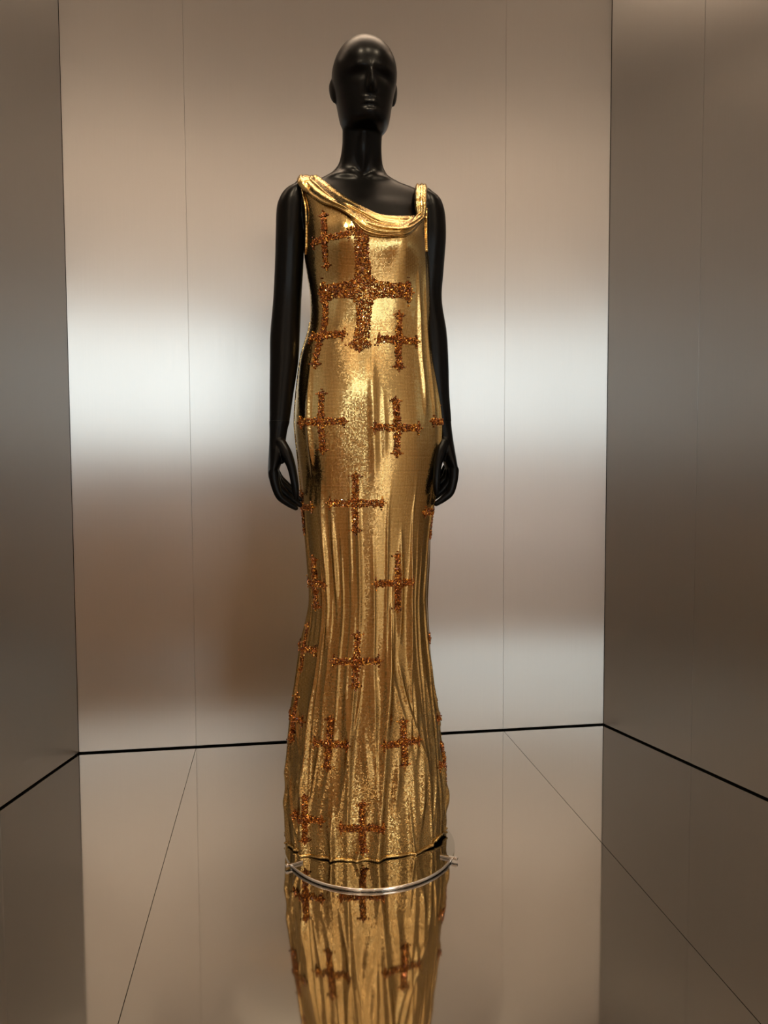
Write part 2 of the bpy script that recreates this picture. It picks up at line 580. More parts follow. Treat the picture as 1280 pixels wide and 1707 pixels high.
# short ceiling track inside the niche mouth with warm spots aimed steeply down at the gown
TY, TZ, DROP = -1.75, RC-0.05, 0.75
track = box_obj('light_track', (-0.95, TY-0.02, TZ-0.03), (0.95, TY+0.02, TZ), M_BLACKM)
tag(track, 'black ceiling track above the mouth of the metal niche', 'track')
def track_spot(x, target, power, size, label, col=(1.0, 0.80, 0.55)):
    base = Vector((x, TY, TZ-DROP-0.01))
    tgt = Vector(target)
    dr = (tgt-base).normalized()
    t_ = empty('track_spotlight', (x, TY, TZ-0.031))
    tag(t_, label, 'spotlight', 'warm track spotlights')
    V, Fc = loft(tube([(x, TY, TZ-0.031), (x, TY, TZ-0.09), (x, TY, TZ-DROP)], [0.010, 0.010, 0.010], 12, (0, 1, 0)))
    mesh_obj('stem', V, Fc, M_BLACKM, t_)
    V, Fc = loft(tube([base-dr*0.06, base-dr*0.055, base+dr*0.07], [0.02, 0.032, 0.032], 20, (1, 0, 0)), cap=True)
    mesh_obj('housing', V, Fc, M_BLACKM, t_)
    ld = bpy.data.lights.new('spot_lamp', 'SPOT')
    ld.energy = power
    ld.color = col
    ld.spot_size = math.radians(size)
    ld.spot_blend = 0.6
    ld.shadow_soft_size = 0.028
    lo = bpy.data.objects.new('spot_lamp', ld)
    COL.objects.link(lo)
    lo.location = base+dr*0.085
    lo.rotation_euler = dr.to_track_quat('-Z', 'Y').to_euler()
    lo.parent = t_
    lo.matrix_parent_inverse = Matrix.Translation(t_.location).inverted()
track_spot(-0.62, (-0.05, -0.78, 1.05), SPOT_POWER, 44, 'black track spotlight at the left end of the niche track')
track_spot(0.02, (-0.03, -0.80, 0.75), SPOT_POWER*0.8, 44, 'black track spotlight in the middle of the niche track')
track_spot(0.66, (-0.03, -0.78, 1.0), SPOT_POWER*0.8, 44, 'black track spotlight at the right end of the niche track')

# ------------------------------------------------------------------ mannequin
YM = -0.70          # depth of the body axis
def X(px, py, Y=YM): return at(px, py, Y)[0]
def Z(py, Y=YM, px=606): return at(px, py, Y)[2]

mq = empty('mannequin', (at(606, 1400, YM)[0], YM, 0.006))
tag(mq, 'glossy black abstract mannequin wearing the long gold gown', 'mannequin')
CX = at(606, 1400, YM)[0]
body = Acc()

# torso rings: py, left px, right px, front depth, back depth, axis shift
T = [(1000, 545, 690, .080, .085, .0), (900, 533, 697, .085, .095, .0), (800, 515, 708, .092, .115, .0), (720, 505, 718, .098, .125, .0),
     (650, 512, 716, .096, .105, .0), (580, 524, 706, .088, .085, .0), (520, 530, 704, .088, .080, .0), (470, 524, 706, .098, .085, .0),
     (430, 516, 708, .108, .090, .0), (390, 506, 712, .100, .095, .0), (360, 500, 714, .082, .095, .0), (338, 497, 716, .066, .090, .005),
     (322, 500, 712, .056, .080, .010), (311, 512, 696, .049, .070, .013), (303, 526, 672, .045, .062, .015), (295, 542, 655, .042, .055, .017),
     (284, 556, 645, .040, .050, .017), (270, 565.5, 639, .041, .048, .016), (245, 570.5, 636.5, .043, .047, .010), (220, 571, 637, .043, .047, .004),
     (195, 571, 637, .043, .047, .0), (175, 573, 636, .042, .046, .0)]
T = catmull(T, 120)
ANG = np.linspace(0, 2*math.pi, 64, endpoint=False)
def torso_ring(row, ang, extra=0.0):
    py, l, r, f, bk, dy = row
    zl = Z(py)
    x0, x1 = X(l, py), X(r, py)
    cx, a = (x0+x1)/2, (x1-x0)/2+extra
    s, c = np.sin(ang), np.cos(ang)
    ss = np.sign(s)*np.abs(s)**0.9
    y = YM+dy-np.where(c > 0, (f+extra)*np.sign(c)*np.abs(c)**0.9, (bk+extra)*np.sign(c)*np.abs(c)**0.9)
    return np.column_stack([cx+a*ss, y, np.full_like(ang, zl)])
rings = [torso_ring(r, -ANG) for r in T]
# bust
for r in rings:
    for v in r:
        if v[1] < YM:
            for bx, bz in ((X(566, 425), Z(425)), (X(662, 430), Z(430))):
                q = ((v[0]-bx)/0.048)**2+((v[2]-bz)/0.052)**2
                v[1] -= 0.026*math.exp(-q)
            # collar bones and the hollow between them
            for sg in (-1, 1):
                ex = abs(v[0]-X(606, 300))
                zc = Z(300)+0.06*ex
                if (v[0]-X(606, 300))*sg > 0:
                    v[1] -= 0.006*math.exp(-((v[2]-zc)/0.009)**2)*math.exp(-((ex-0.055)/0.045)**2)
            v[1] += 0.010*math.exp(-((v[0]-X(606, 297))/0.011)**2-((v[2]-Z(298))/0.012)**2)
body.add(loft(rings))
# heads of the collar bones at the throat, and a soft ridge up the neck
for p0, p1 in (((588, 285), (595, 292)), ((611, 298), (619, 294))):
    body.add(capped_tube([at(*p0, YM-.0185), at(*p1, YM-.0205)], [0.0075, 0.0075], 12, 8))
body.add(capped_tube([at(606, 222, YM-.026), at(605, 250, YM-.024), at(603, 280, YM-.014)], [0.0145, 0.0145, 0.012], 14, 14))

# legs and pointed feet, hidden inside the gown
for sg, pxs in ((-1, (565, 570, 576, 580)), (1, (655, 648, 642, 638))):
    body.add(capped_tube([at(pxs[0], 820, YM), at(pxs[1], 1000, YM-0.005), at(pxs[2], 1120, YM+0.01), at(pxs[3], 1330, YM+0.02)],
                         [0.074, 0.052, 0.046, 0.028], 20, 30))
    a = at(pxs[3], 1330, YM+0.02)
    body.add(capped_tube([(a[0], a[1], 0.13), (a[0], a[1]-0.035, 0.085), (a[0]+sg*0.005, a[1]-0.085, 0.045)], [0.028, 0.030, 0.026], 16, 14, up=(1, 0, 0)))

# head
def hz(z): return 0.9+(z-0.9)*np.interp(z, [1.66, 1.92], [0.9673, 0.9575])+np.interp(z, [1.64, 1.72, 1.76, 1.80, 1.86], [.036, .032, .023, .012, 0])
def head():
    # z, half width, front, back
    rows = [(1.655, .010, .062, -.030), (1.657, .030, .078, -.010), (1.662, .0425, .0865, .012), (1.674, .0515, .089, .035), (1.690, .0565, .0885, .060),
            (1.712, .0600, .0885, .076), (1.735, .0630, .090, .085), (1.760, .0662, .0925, .093), (1.785, .0700, .094, .099),
            (1.812, .0735, .0975, .103), (1.838, .0738, .0975, .104), (1.862, .0700, .092, .100), (1.884, .0612, .079, .090),
            (1.902, .0480, .061, .074), (1.914, .0330, .043, .054), (1.9205, .0180, .024, .032), (1.923, .006, .008, .012)]
    S = catmull(rows, 90)
    hx = X(607.0, 140, YM)
    n = 112
    ang = np.linspace(0, 2*math.pi, n, endpoint=False)
    out = []
    turn = 0.045
    for z, w, f, bk in S:
        s, c = np.sin(-ang), np.cos(-ang)
        x = w*np.sign(s)*np.abs(s)**0.92
        y = np.where(c > 0, f, bk)*c
        fz = (c > 0)
        # features, metres from the head axis; y is forward here
        nose = np.interp(z, [1.700, 1.712, 1.718, 1.728, 1.740, 1.765, 1.790, 1.806, 1.822], [0, 0, .006, .0225, .0255, .0155, .0065, .0018, 0])
        nw = np.interp(z, [1.712, 1.722, 1.735, 1.760, 1.79, 1.82], [.0095, .0095, .0078, .0056, .0060, .009])
        y = y+fz*nose*np.exp(-(x/nw)**2)
        for ex in (-.031, .031):
            y = y-fz*.0085*np.exp(-((x-ex)/.0175)**2-((z-1.776)/.0135)**2)
            y = y+fz*.0025*np.exp(-((x-ex)/.013)**2-((z-1.772)/.008)**2)
            y = y+fz*.0030*np.exp(-((x-ex)/.024)**2-((z-1.800)/.0085)**2)     # brow
        lipw = np.exp(-(x/.0185)**4)
        y = y+fz*lipw*(.0050*np.exp(-((z-1.7075)/.0036)**2)+.0056*np.exp(-((z-1.6975)/.0042)**2)-.0022*np.exp(-((z-1.7025)/.0014)**2))
        y = y+fz*.0042*np.exp(-(x/.014)**2-((z-1.676)/.010)**2)                # chin
        y = y-fz*.0022*np.exp(-(x/.020)**2-((z-1.688)/.004)**2)
        xr = x*math.cos(turn)+y*math.sin(turn)
        yr = y*math.cos(turn)-x*math.sin(turn)
        out.append(np.column_stack([hx+xr, YM-yr, np.full(n, hz(z))]))
    return loft(out), hx
hv, HX = head()
body.add(hv)
# ears
for sg in (-1, 1):
    ctr = np.array([HX+sg*0.0715, YM+0.008, hz(1.781)])
    V, Fc = [], []
    nu, nv = 20, 12
    pts = []
    for i in range(nv+1):
        ph = math.pi*i/nv
        for j in range(nu):
            th = 2*math.pi*j/nu
            e = np.array([0.0055*math.sin(ph)*math.cos(th), 0.0165*math.sin(ph)*math.sin(th), 0.0270*math.cos(ph)])
            # the ear leans back and flares outwards at the rear
            e[1] += 0.12*e[2]
            e[0] += sg*(0.30*e[1]+0.12*e[2])
            if e[2] < 0: e[1] *= 1+e[2]*12
            pts.append(ctr+e)
    for i in range(nv):
        for j in range(nu):
            k = (j+1) % nu
            Fc.append((i*nu+j, (i+1)*nu+j, (i+1)*nu+k, i*nu+k))
    body.add((pts, Fc))

# arms: py, left px, right px, depth, front/back half thickness
AL = [(309, 490, 520, YM+.012, .028), (318, 475, 516, YM+.010, .034), (332, 465.5, 513, YM+.008, .038), (352, 460.5, 511, YM+.006, .040), (400, 459, 507.5, YM+.002, .040), (450, 457.5, 505.5, YM+.004, .037), (500, 455, 502.5, YM+.004, .035),
      (560, 450, 500, YM-.004, .036), (605, 449.5, 497, YM-.020, .034), (655, 449, 489.5, YM-.040, .029), (704, 449, 482.4, YM-.058, .0232)]
AR = [(322, 690, 720, YM+.012, .028), (331, 690, 732, YM+.010, .034), (345, 690, 738.5, YM+.008, .038), (366, 692, 742, YM+.006, .040), (400, 694, 742.5, YM+.002, .040), (450, 691, 739, YM+.004, .037), (500, 689.5, 736, YM+.004, .035),
      (555, 696, 744, YM-.004, .036), (605, 701, 747, YM-.012, .034), (655, 709, 748.5, YM-.018, .029), (704, 719.2, 752.2, YM-.022, .0232)]
def arm(rows):
    S = catmull(rows, 70)
    rr, n = [], 36
    ang = np.linspace(0, 2*math.pi, n, endpoint=False)
    for py, l, r, Y, hy in S:
        p, q = at(l, py, Y), at(r, py, Y)
        c = (p+q)/2
        rr.append(np.column_stack([c[0]+(q[0]-p[0])/2*np.cos(ang), c[1]+hy*np.sin(ang), np.full(n, c[2])]))
    # rounded shoulder cap
    top = rr[0]
    c = top.mean(axis=0)
    caps = []
    for k in (0.97, 0.85, 0.6, 0.3):
        s = math.sqrt(1-k*k)
        caps.append(c+(top-c)*s+np.array([0, 0, 0.010*k]))
    rr = caps+rr
    return loft([r[::-1] for r in rr])
body.add(arm(AL))
body.add(arm(AR))
body_ob = remeshed('body', body, 0.0028, 5, M_BLACK, mq)

# hands, detachable at the wrist
YW = YM-0.058
def hand_left():
    h = Acc()
    P = lambda px, py, dy=0.0: at(px, py, YW+dy)
    # wrist and palm: py, left, right, dy, half thickness in depth
    rows = [(701.0, 449.4, 482.2, 0, .0226), (703.0, 448.7, 482.9, 0, .0234), (715, 449, 479.5, -.004, .0215), (735, 448.6, 476.3, -.008, .0225), (752, 447.8, 474.5, -.011, .029),
            (770, 446.8, 470, -.012, .036), (785, 446.3, 465, -.012, .038), (796, 447.5, 464.5, -.011, .037), (801, 450.5, 463, -.010, .034)]
    S = catmull(rows, 40)
    ang = np.linspace(0, 2*math.pi, 32, endpoint=False)
    rr = []
    for py, l, r, dy, hy in S:
        p, q = P(l, py, dy), P(r, py, dy)
        c = (p+q)/2
        rr.append(np.column_stack([c[0]+(q[0]-p[0])/2*np.cos(ang), c[1]+hy*np.sin(ang), np.full(32, c[2])])[::-1])
    h.add(loft(rr))
    fingers = [  # px, py, dy, radius
        [(455.8, 788, -.038, .0118), (458.5, 806, -.040, .0104), (466, 827, -.042, .0090), (479.5, 838.5, -.041, .0078), (493, 847, -.040, .0058)],
        [(457, 790, -.016, .0125), (462, 808, -.016, .0112), (474, 822, -.015, .0095), (488, 833, -.014, .0078), (500, 842, -.013, .0058)],
        [(457, 788, .006, .0118), (465, 803, .007, .0104), (478, 814, .008, .0088), (490, 824, .009, .0072), (501, 833, .009, .0055)],
        [(458, 784, .025, .0105), (466, 797, .027, .0092), (477, 807, .028, .0078), (487, 816, .029, .0064), (495, 824, .029, .0050)],
        [(468, 740, -.024, .0135), (477.5, 757, -.034, .0130), (486, 779, -.044, .0100), (491, 804, -.050, .0088), (493, 820, -.052, .0076), (493.5, 830, -.053, .0056)],
    ]
    for f in fingers:
        h.add(capped_tube([P(a, b_, c) for a, b_, c, _ in f], [q[3] for q in f], 14, 26))
    # fleshy web between thumb and palm
    h.add(capped_tube([P(464, 742, -.018), P(469, 760, -.026), P(470, 769, -.030)], [.0135, .010, .006], 12, 12))
    return h
hl = hand_left()
lh = remeshed('hand', hl, 0.0016, 4, M_BLACK, mq)
# the other hand is its mirror image, hung on the other wrist
wl = at(465.8, 703, YW)
wr = at(735.7, 703, YM-.022)
hr = Acc()
hr.V = [np.array([wr[0]-(v[0]-wl[0])+.06*(wl[2]-v[2]), v[1]+wr[1]-wl[1], v[2]+(wr[2]-wl[2])]) for v in map(np.asarray, hl.V)]
hr.F = [tuple(reversed(f)) for f in hl.F]
rh = remeshed('hand', hr, 0.0016, 4, M_BLACK, mq)

# ------------------------------------------------------------------ the gown
# round base plate of the stand: circle through three points of its rim on the floor
def gpt(px, py):
    d_ = ray(px, py); return CAM+d_*(-CAM[2]/d_[2])
_a, _b, _c = gpt(487, 1446)[:2], gpt(626, 1486)[:2], gpt(758, 1413)[:2]
DC = np.append(np.linalg.solve(2*np.array([_b-_a, _c-_a]), [_b@_b-_a@_a, _c@_c-_a@_a]), 0.0)
DR = float(np.linalg.norm(_a-DC[:2]))
gown = empty('evening_gown', (CX, YM, 0.008))
tag(gown, 'gold metal mesh evening gown with amber beaded crosses and cowl neck', 'gown')

# silhouette: py, left px, right px, front depth, back depth, axis shift
G = [(296, 516, 702, .050, .085, .012), (310, 503, 709, .064, .092, .008), (330, 503, 712, .084, .100, .002), (350, 505, 712, .101, .104, .0), (390, 507, 712, .122, .104, .0), (427, 507, 713, .130, .100, .0),
     (460, 511, 714, .126, .096, .0), (500, 516, 715, .117, .092, .0), (540, 516, 716, .112, .094, .0), (562, 512, 717, .112, .098, .0), (600, 500, 721, .114, .112, .0),
     (650, 493, 728, .117, .130, .0), (700, 490, 733.5, .118, .138, .0), (735, 492.5, 733, .117, .138, .0), (770, 496.5, 730, .115, .132, .0), (815, 500.5, 725, .112, .126, .0),
     (850, 503, 719.5, .110, .120, .0), (895, 507, 716, .107, .118, .0), (940, 511, 714, .104, .118, .0), (990, 514, 712, .102, .122, .002), (1030, 512, 714, .102, .132, .006),
     (1080, 504, 719, .104, .148, .010), (1140, 496, 725.5, .108, .165, .014), (1190, 489.5, 731, .112, .178, .017), (1250, 483, 737.5, .118, .190, .020), (1310, 478.5, 742, .124, .198, .023),
     (1350, 476.5, 743.5, .128, .202, .025), (1394, 478, 743, .132, .205, .026)]
NR, NT = 560, 640
# rows equally spaced in height
G = np.array(G, float)
dense = catmull(G, 900)
zz = np.array([Z(p) for p in dense[:, 0]])
HEM = 0.0065
zrow = np.linspace(zz[0], HEM, NR)
G5 = np.column_stack([np.interp(-zrow, -zz, dense[:, k]) for k in range(6)])
GX0 = np.array([X(l, p) for p, l in zip(G5[:, 0], G5[:, 1])])
GX1 = np.array([X(r, p) for p, r in zip(G5[:, 0], G5[:, 2])])
TH_ = np.linspace(-math.pi, math.pi, NT, endpoint=False)     # 0 = front, positive = viewer's right

def smooth(a, b, x):
    t = np.clip((x-a)/(b-a), 0, 1)
    return t*t*(3-2*t)

# hanging folds: angle at the top, drift, half width, height, first and last row (py)
FOLDS = []
for i in range(58):                                     # skirt folds all round, deeper to the hem
    c = -math.pi+2*math.pi*(i+random.uniform(-.7, .7))/58
    FOLDS.append((c, random.gauss(0, .10), random.uniform(.016, .060), .0015+.008*random.random()**2.2, random.uniform(900, 1280), random.choice((1500, 1500, random.uniform(1180, 1420)))))
for i in range(46):                                     # short slanting crumples above the hem
    c = random.uniform(-1.7, 1.7)
    a = random.uniform(1040, 1300)
    FOLDS.append((c, random.choice((-1, 1))*random.uniform(.3, 1.1), random.uniform(.02, .05), random.uniform(.002, .006), a, a+random.uniform(120, 240)))
for i in range(40):                                     # finer ones from the hip down
    c = -math.pi+2*math.pi*(i+random.uniform(-.4, .4))/40
    FOLDS.append((c, random.uniform(-.06, .06), random.uniform(.016, .035), random.uniform(.0012, .0032), random.uniform(740, 900), random.uniform(1000, 1500)))
for c, dr, w, h, a, b_ in [(-.78, .06, .05, .007, 780, 1080), (-.60, .05, .04, .005, 790, 1010), (.10, .02, .03, .004, 640, 760), (-.02, .02, .045, .004, 560, 800),
                           (.42, -.06, .05, .005, 860, 1060), (.62, -.12, .05, .006, 880, 1140), (.26, -.15, .04, .006, 960, 1200), (-.35, .25, .045, .006, 1060, 1250),
                           (.75, .0, .04, .004, 420, 700), (.95, .02, .045, .004, 400, 720), (1.15, .0, .05, .004, 560, 900), (-.95, .0, .05, .004, 560, 800),
                           (.35, -.55, .05, .008, 1180, 1330), (-.1, .45, .045, .006, 1150, 1290), (.7, -.35, .05, .008, 1200, 1370), (-.55, .4, .05, .006, 1240, 1420)]:
    FOLDS.append((c, dr, w, h, a, b_))

def fold(th, py):
    """outward displacement of the cloth; th, py broadcastable arrays"""
    d = np.zeros(np.broadcast(th, py).shape)
    for c, dr, w, h, a, b_ in FOLDS:
        k = smooth(a, a+140, py)*(1-smooth(b_-60, b_+20, py))
        x = th-c-dr*smooth(a, a+500, py)
        x = (x+math.pi) % (2*math.pi)-math.pi
        d += (1.5-.45*smooth(1020, 1200, py))*h*k*np.exp(-(np.abs(x)/w)**1.7)
    d += 0.0020*smooth(520, 640, py)*np.sin(th*5+py*0.006)*np.sin(py*0.012+th*2)
    d += 0.0016*smooth(1000, 1200, py)*np.sin(th*17+py*0.021)*np.sin(py*0.031-th*9)
    d += 0.0010*np.sin(th*11-py*0.018)*np.sin(py*0.027+th*3)*(1-smooth(560, 620, py))
    return d

def gown_point(th, i):
    """th array, i float row array -> points"""
    th = np.asarray(th, float); i = np.clip(np.asarray(i, float), 0, NR-1)
    k = np.arange(NR)
    g = lambda a: np.interp(i, k, a)
    py, f, bk, dy, x0, x1, z = g(G5[:, 0]), g(G5[:, 3]), g(G5[:, 4]), g(G5[:, 5]), g(GX0), g(GX1), g(zrow)
    s, c = np.sin(th), np.cos(th)
    disp = fold(th, py)-0.004*smooth(820, 1100, py)
    a = (x1-x0)/2
    x = (x0+x1)/2+(a+disp)*np.sign(s)*np.abs(s)**0.92
    y = YM+dy-(np.where(c > 0, f, bk)+disp)*np.sign(c)*np.abs(c)**0.92
    # bust under the cloth
    front = smooth(0.0, 0.5, c)
    for bx, bz in ((X(566, 420), Z(420)), (X(662, 425), Z(425))):
        y = y-front*0.020*np.exp(-((x-bx)/0.045)**2-((z-bz)/0.050)**2)
    y = y-front*0.006*np.exp(-((x-X(606, 660))/0.06)**2-((z-Z(650))/0.07)**2)   # belly
    # the hem lifts at the viewer's right
    hemk = smooth(1330, 1394, py)
    z = z+hemk*(0.010*np.exp(-((th-1.12)/.22)**2)+0.0010*np.sin(th*9))
    inside = 1-smooth(DR-.006, DR+.012, np.hypot(x-DC[0], y-DC[1]))
    z = z-hemk*0.0048*(1-inside)
    return np.stack([x, y, z], axis=-1)

TT, II = np.meshgrid(TH_, np.arange(NR, dtype=float))
P = gown_point(TT, II)
U = np.zeros((NR, NT))
seg = np.linalg.norm(np.diff(P, axis=1), axis=2)
acc = np.concatenate([np.zeros((NR, 1)), np.cumsum(seg, axis=1)], axis=1)
mid = NT//2
U = acc-acc[:, mid:mid+1]
Vv = np.repeat(zrow[:, None], NT, axis=1)
# neckline and arm holes cut away the upper rows
NECK = catmull([(488, 285), (520, 300), (545, 322), (575, 345), (607, 368), (640, 378), (672, 378), (694, 360), (700, 340), (702, 310), (703, 280)], 120)
def proj_px(pts):
    v = pts-CAM
    dd = v@fw
    return 640+F_PX*(v@RT)/dd, 853.5-F_PX*(v@UP)/dd
pu, pv = proj_px(P.reshape(-1, 3))
pu = pu.reshape(NR, NT); pv = pv.reshape(NR, NT)
front = np.cos(TT) > -0.05
neck_y = np.interp(pu, NECK[:, 0], NECK[:, 1])
ARM_L = np.array([(285, 499), (310, 503), (335, 507), (370, 509), (410, 508), (430, 500), (440, 400)])
ARM_R = np.array([(285, 712), (320, 712), (350, 711), (390, 711.5), (425, 713), (440, 800)])
py0 = G5[:, 0][:, None]+0*TT
keep_f = (pv > neck_y-4) & (pu > np.interp(pv, ARM_L[:, 0], ARM_L[:, 1])) & (pu < np.interp(pv, ARM_R[:, 0], ARM_R[:, 1]))
# the back: plain scoop between two shoulder straps
bx = (P[:, :, 0]-CX)
keep_b = (np.abs(bx) < np.interp(py0, [296, 330, 400, 440], [.128, .126, .135, .5])) & ((py0 > 360) | (np.abs(bx) > .098))
keep = np.where(front, keep_f | (py0 > 440), keep_b | (py0 > 440))
idx = np.arange(NR*NT).reshape(NR, NT)
nxt = np.roll(idx, -1, axis=1)
kf = keep[:-1] & keep[1:] & np.roll(keep, -1, axis=1)[:-1] & np.roll(keep, -1, axis=1)[1:]
quads = np.stack([idx[:-1], idx[1:], nxt[1:], nxt[:-1]], axis=-1)[kf]
used = np.unique(quads)
remap = np.full(NR*NT, -1); remap[used] = np.arange(len(used))
uvf = np.stack([U, Vv], axis=-1).reshape(-1, 2)[used]
cloth = mesh_obj('mesh_body', P.reshape(-1, 3)[used], remap[quads], M_GOLD, gown, uvs=uvf)
BV = BVHTree.FromPolygons([tuple(p) for p in P.reshape(-1, 3)[used]], [tuple(map(int, q)) for q in remap[quads][::1]])
bme = body_ob.data
BVB = BVHTree.FromPolygons([v.co[:] for v in bme.vertices], [p.vertices[:] for p in bme.polygons])

# rolled hem
hp = gown_point(TH_, np.full(NT, NR-1.0))
Vh, Fh, UVh = [], [], []
n = 8
cen = hp.mean(axis=0)
for j in range(NT):
    o_ = hp[j]-cen; o_[2] = 0; o_ /= np.linalg.norm(o_)
    for k in range(n):
        a = 2*math.pi*k/n
        Vh.append(hp[j]+o_*(0.003*math.cos(a)+0.001)+np.array([0, 0, 0.0030*math.sin(a)+0.0018]))
        UVh.append((j*0.0016, k*0.003))
for j in range(NT):
    for k in range(n):
        Fh.append((j*n+k, ((j+1) % NT)*n+k, ((j+1) % NT)*n+(k+1) % n, j*n+(k+1) % n))
mesh_obj('hem', Vh, Fh, M_GOLD, gown, uvs=UVh)

# cowl: a folded roll from the viewer's left shoulder across to the right one, with a swag under it
def surf_hit(px, py, fallback):
    d_ = Vector(ray(px, py)).normalized()
    best = None
    for B in (BV, BVB):
        h = B.ray_cast(Vector(CAM), d_)
        if h[0] is not None and (best is None or h[3] < best): best = h[3]
    if best is None: return at(px, py, fallback)
    return CAM+np.array(d_)*best

def drape(name, upper, lower, nl, ncr, prof, back=None):
    """cloth between two pixel-traced edges, laid on the body and raised by prof(t, s)"""
    Uc, Lc = catmull(upper, nl), catmull(lower, nl)
    depth = np.zeros((nl, ncr)); PX = np.zeros((nl, ncr)); PY = np.zeros((nl, ncr))
    for i in range(nl):
        for j in range(ncr):
            s = j/(ncr-1)
            PX[i, j] = Uc[i, 0]*(1-s)+Lc[i, 0]*s
            PY[i, j] = Uc[i, 1]*(1-s)+Lc[i, 1]*s
            depth[i, j] = surf_hit(PX[i, j], PY[i, j], YM)[1]
    # even out the depth so the cloth bridges hollows instead of following every step
    for _ in range(14):
        d2 = depth.copy()
        d2[1:-1] = (depth[:-2]+depth[1:-1]*2+depth[2:])/4
        d2[:, 1:-1] = (d2[:, :-2]+d2[:, 1:-1]*2+d2[:, 2:])/4
        depth = np.minimum(d2, depth*0.5+d2*0.5)
    Vd, UVd, Fd = [], [], []
    for i in range(nl):
        for j in range(ncr):
            t_, s = i/(nl-1), j/(ncr-1)
            Vd.append(at(PX[i, j], PY[i, j], depth[i, j]-prof(t_, s)))
            UVd.append((t_*0.50, s*0.10))
    for i in range(nl-1):
        for j in range(ncr-1):
            a = i*ncr+j
            Fd.append((a, a+1, a+ncr+1, a+ncr))
    return Vd, Fd, UVd

def wrap(vfu, nl, ncr, name, back_pts=8, drop=0.05):
    V_, F_, UV_ = vfu
    o_ = mesh_obj(name, V_, F_, M_GOLDC, gown, uvs=UV_)
    md = o_.modifiers.new('thickness', 'SOLIDIFY')
    md.thickness = 0.003
    md.offset = -1
    return o_

def roll_prof(t, s):
    base = 0.004+0.014*math.sin(math.pi*min(1, max(0, s)))**0.6
    rip = 0.0030*math.sin(s*2*math.pi*3.4+1.2*math.sin(t*5))*math.sin(math.pi*s)**0.5
    return base+rip
wrap(drape('cowl', [(528, 291), (548, 306), (575, 326), (604, 343), (630, 355), (650, 358.5), (672, 359), (690, 358), (703, 350)],
           [(496, 301), (512, 324), (533, 338), (560, 347), (583, 361), (612, 382), (642, 388), (678, 388), (710, 366)], 150, 40, roll_prof), 150, 40, 'cowl_roll')
def swag_prof(t, s):
    e = math.sin(math.pi*t)**0.5
    return 0.003+e*(0.010*math.sin(math.pi*s)**0.7+0.004*math.sin(s*2*math.pi*3)*math.sin(math.pi*s))
wrap(drape('swag', [(578, 350), (605, 364), (632, 376), (658, 380), (684, 372), (706, 350)],
           [(586, 366), (606, 388), (630, 395), (655, 394), (682, 392), (711, 362)], 110, 30, swag_prof), 110, 30, 'cowl_swag')

# shoulder straps: gathered bands over each shoulder and down to the back
def strap(name, path, widths, ripples):
    Pp = catmull(path, 70)
    Wd = np.interp(np.linspace(0, 1, 70), np.linspace(0, 1, len(widths)), widths)
    V_, F_, UV_ = [], [], []
    nc = 26
    for i in range(70):
        t_ = Pp[min(i+1, 69)]-Pp[max(i-1, 0)]
        t_ = t_/np.linalg.norm(t_)
        side = np.array([1.0, 0, 0]); side -= t_*(side@t_); side /= np.linalg.norm(side)
        nrm_ = np.cross(side, t_)
        if nrm_[2] < 0 and abs(nrm_[2]) > .3: nrm_ = -nrm_
        if i == 0: ref = nrm_
        if nrm_@ref < 0: nrm_ = -nrm_
        ref = nrm_
        for j in range(nc):
            a = 2*math.pi*j/nc
            ca, sa = math.cos(a), math.sin(a)
            rp = 1+0.16*math.sin(ripples*a+i*.05)
            th_ = min(1.0, 0.08+i/14, 0.08+(69-i)/10)
            V_.append(Pp[i]+side*Wd[i]/2*ca*(0.3+0.7*th_)+nrm_*th_*(0.0075*sa*rp+0.0018*math.cos(ca*9)))
            UV_.append((i*0.0052, j*0.0042))
    for i in range(69):
        for j in range(nc):
            k = (j+1) % nc
            F_.append((i*nc+j, (i+1)*nc+j, (i+1)*nc+k, i*nc+k))
    return mesh_obj(name, V_, F_, M_GOLDC, gown, uvs=UV_)
a0 = surf_hit(700, 374, YM-.08)+np.array([0, .010, 0]); a0b = surf_hit(701, 356, YM-.08)+np.array([0, -.004, 0]); a1 = at(701, 335, YM-0.070); a2 = at(702, 315, YM-0.032)
a3 = at(702, 311.5, YM+0.000); a4 = at(702, 316, YM+0.045)
strap('shoulder_strap', [a0, a0b, a1, a2, a3, a4, a4+np.array([0, .038, -.04]), a4+np.array([0, .048, -.10])], [.024, .026, .028, .028, .029, .03, .032, .034], 5)
b0 = surf_hit(530, 330, YM-.06)+np.array([0, .012, 0]); b0b = surf_hit(519, 314, YM-.06)+np.array([0, .003, 0]); b1 = at(511, 303, YM-0.030)
b2 = at(511, 297, YM+0.000); b3 = at(512, 303, YM+0.045)
strap('shoulder_strap', [b0, b0b, b1, b2, b3, b3+np.array([0, .036, -.04]), b3+np.array([0, .046, -.10])], [.030, .036, .042, .042, .04, .036, .034], 6)

# arm hole bindings and the side seam
def binding(name, pts, r):
    V_, F_ = loft(tube(pts, [r]*len(pts), 8, (0.3, 1, 0.2)))
    uv_ = [(k % 8*0.002, k//8*0.002) for k in range(len(V_))]
    return mesh_obj(name, V_, F_, M_GOLD, gown, uvs=uv_)
al = [surf_hit(px, py, YM)+np.array([0, -.002, 0]) for px, py in catmull([(502.5, 312), (506, 330), (509.5, 350), (510.5, 380), (510, 410), (509, 425)], 40)]
binding('arm_hole_binding', al, 0.0028)
ar = [surf_hit(px, py, YM)+np.array([0, -.002, 0]) for px, py in catmull([(710.5, 348), (710.5, 370), (710.5, 395), (711.5, 420)], 30)]
binding('arm_hole_binding', ar, 0.0026)
ii = np.linspace(120, NR-8, 260)
binding('side_seam', gown_point(np.full(260, -1.50), ii), 0.0020)

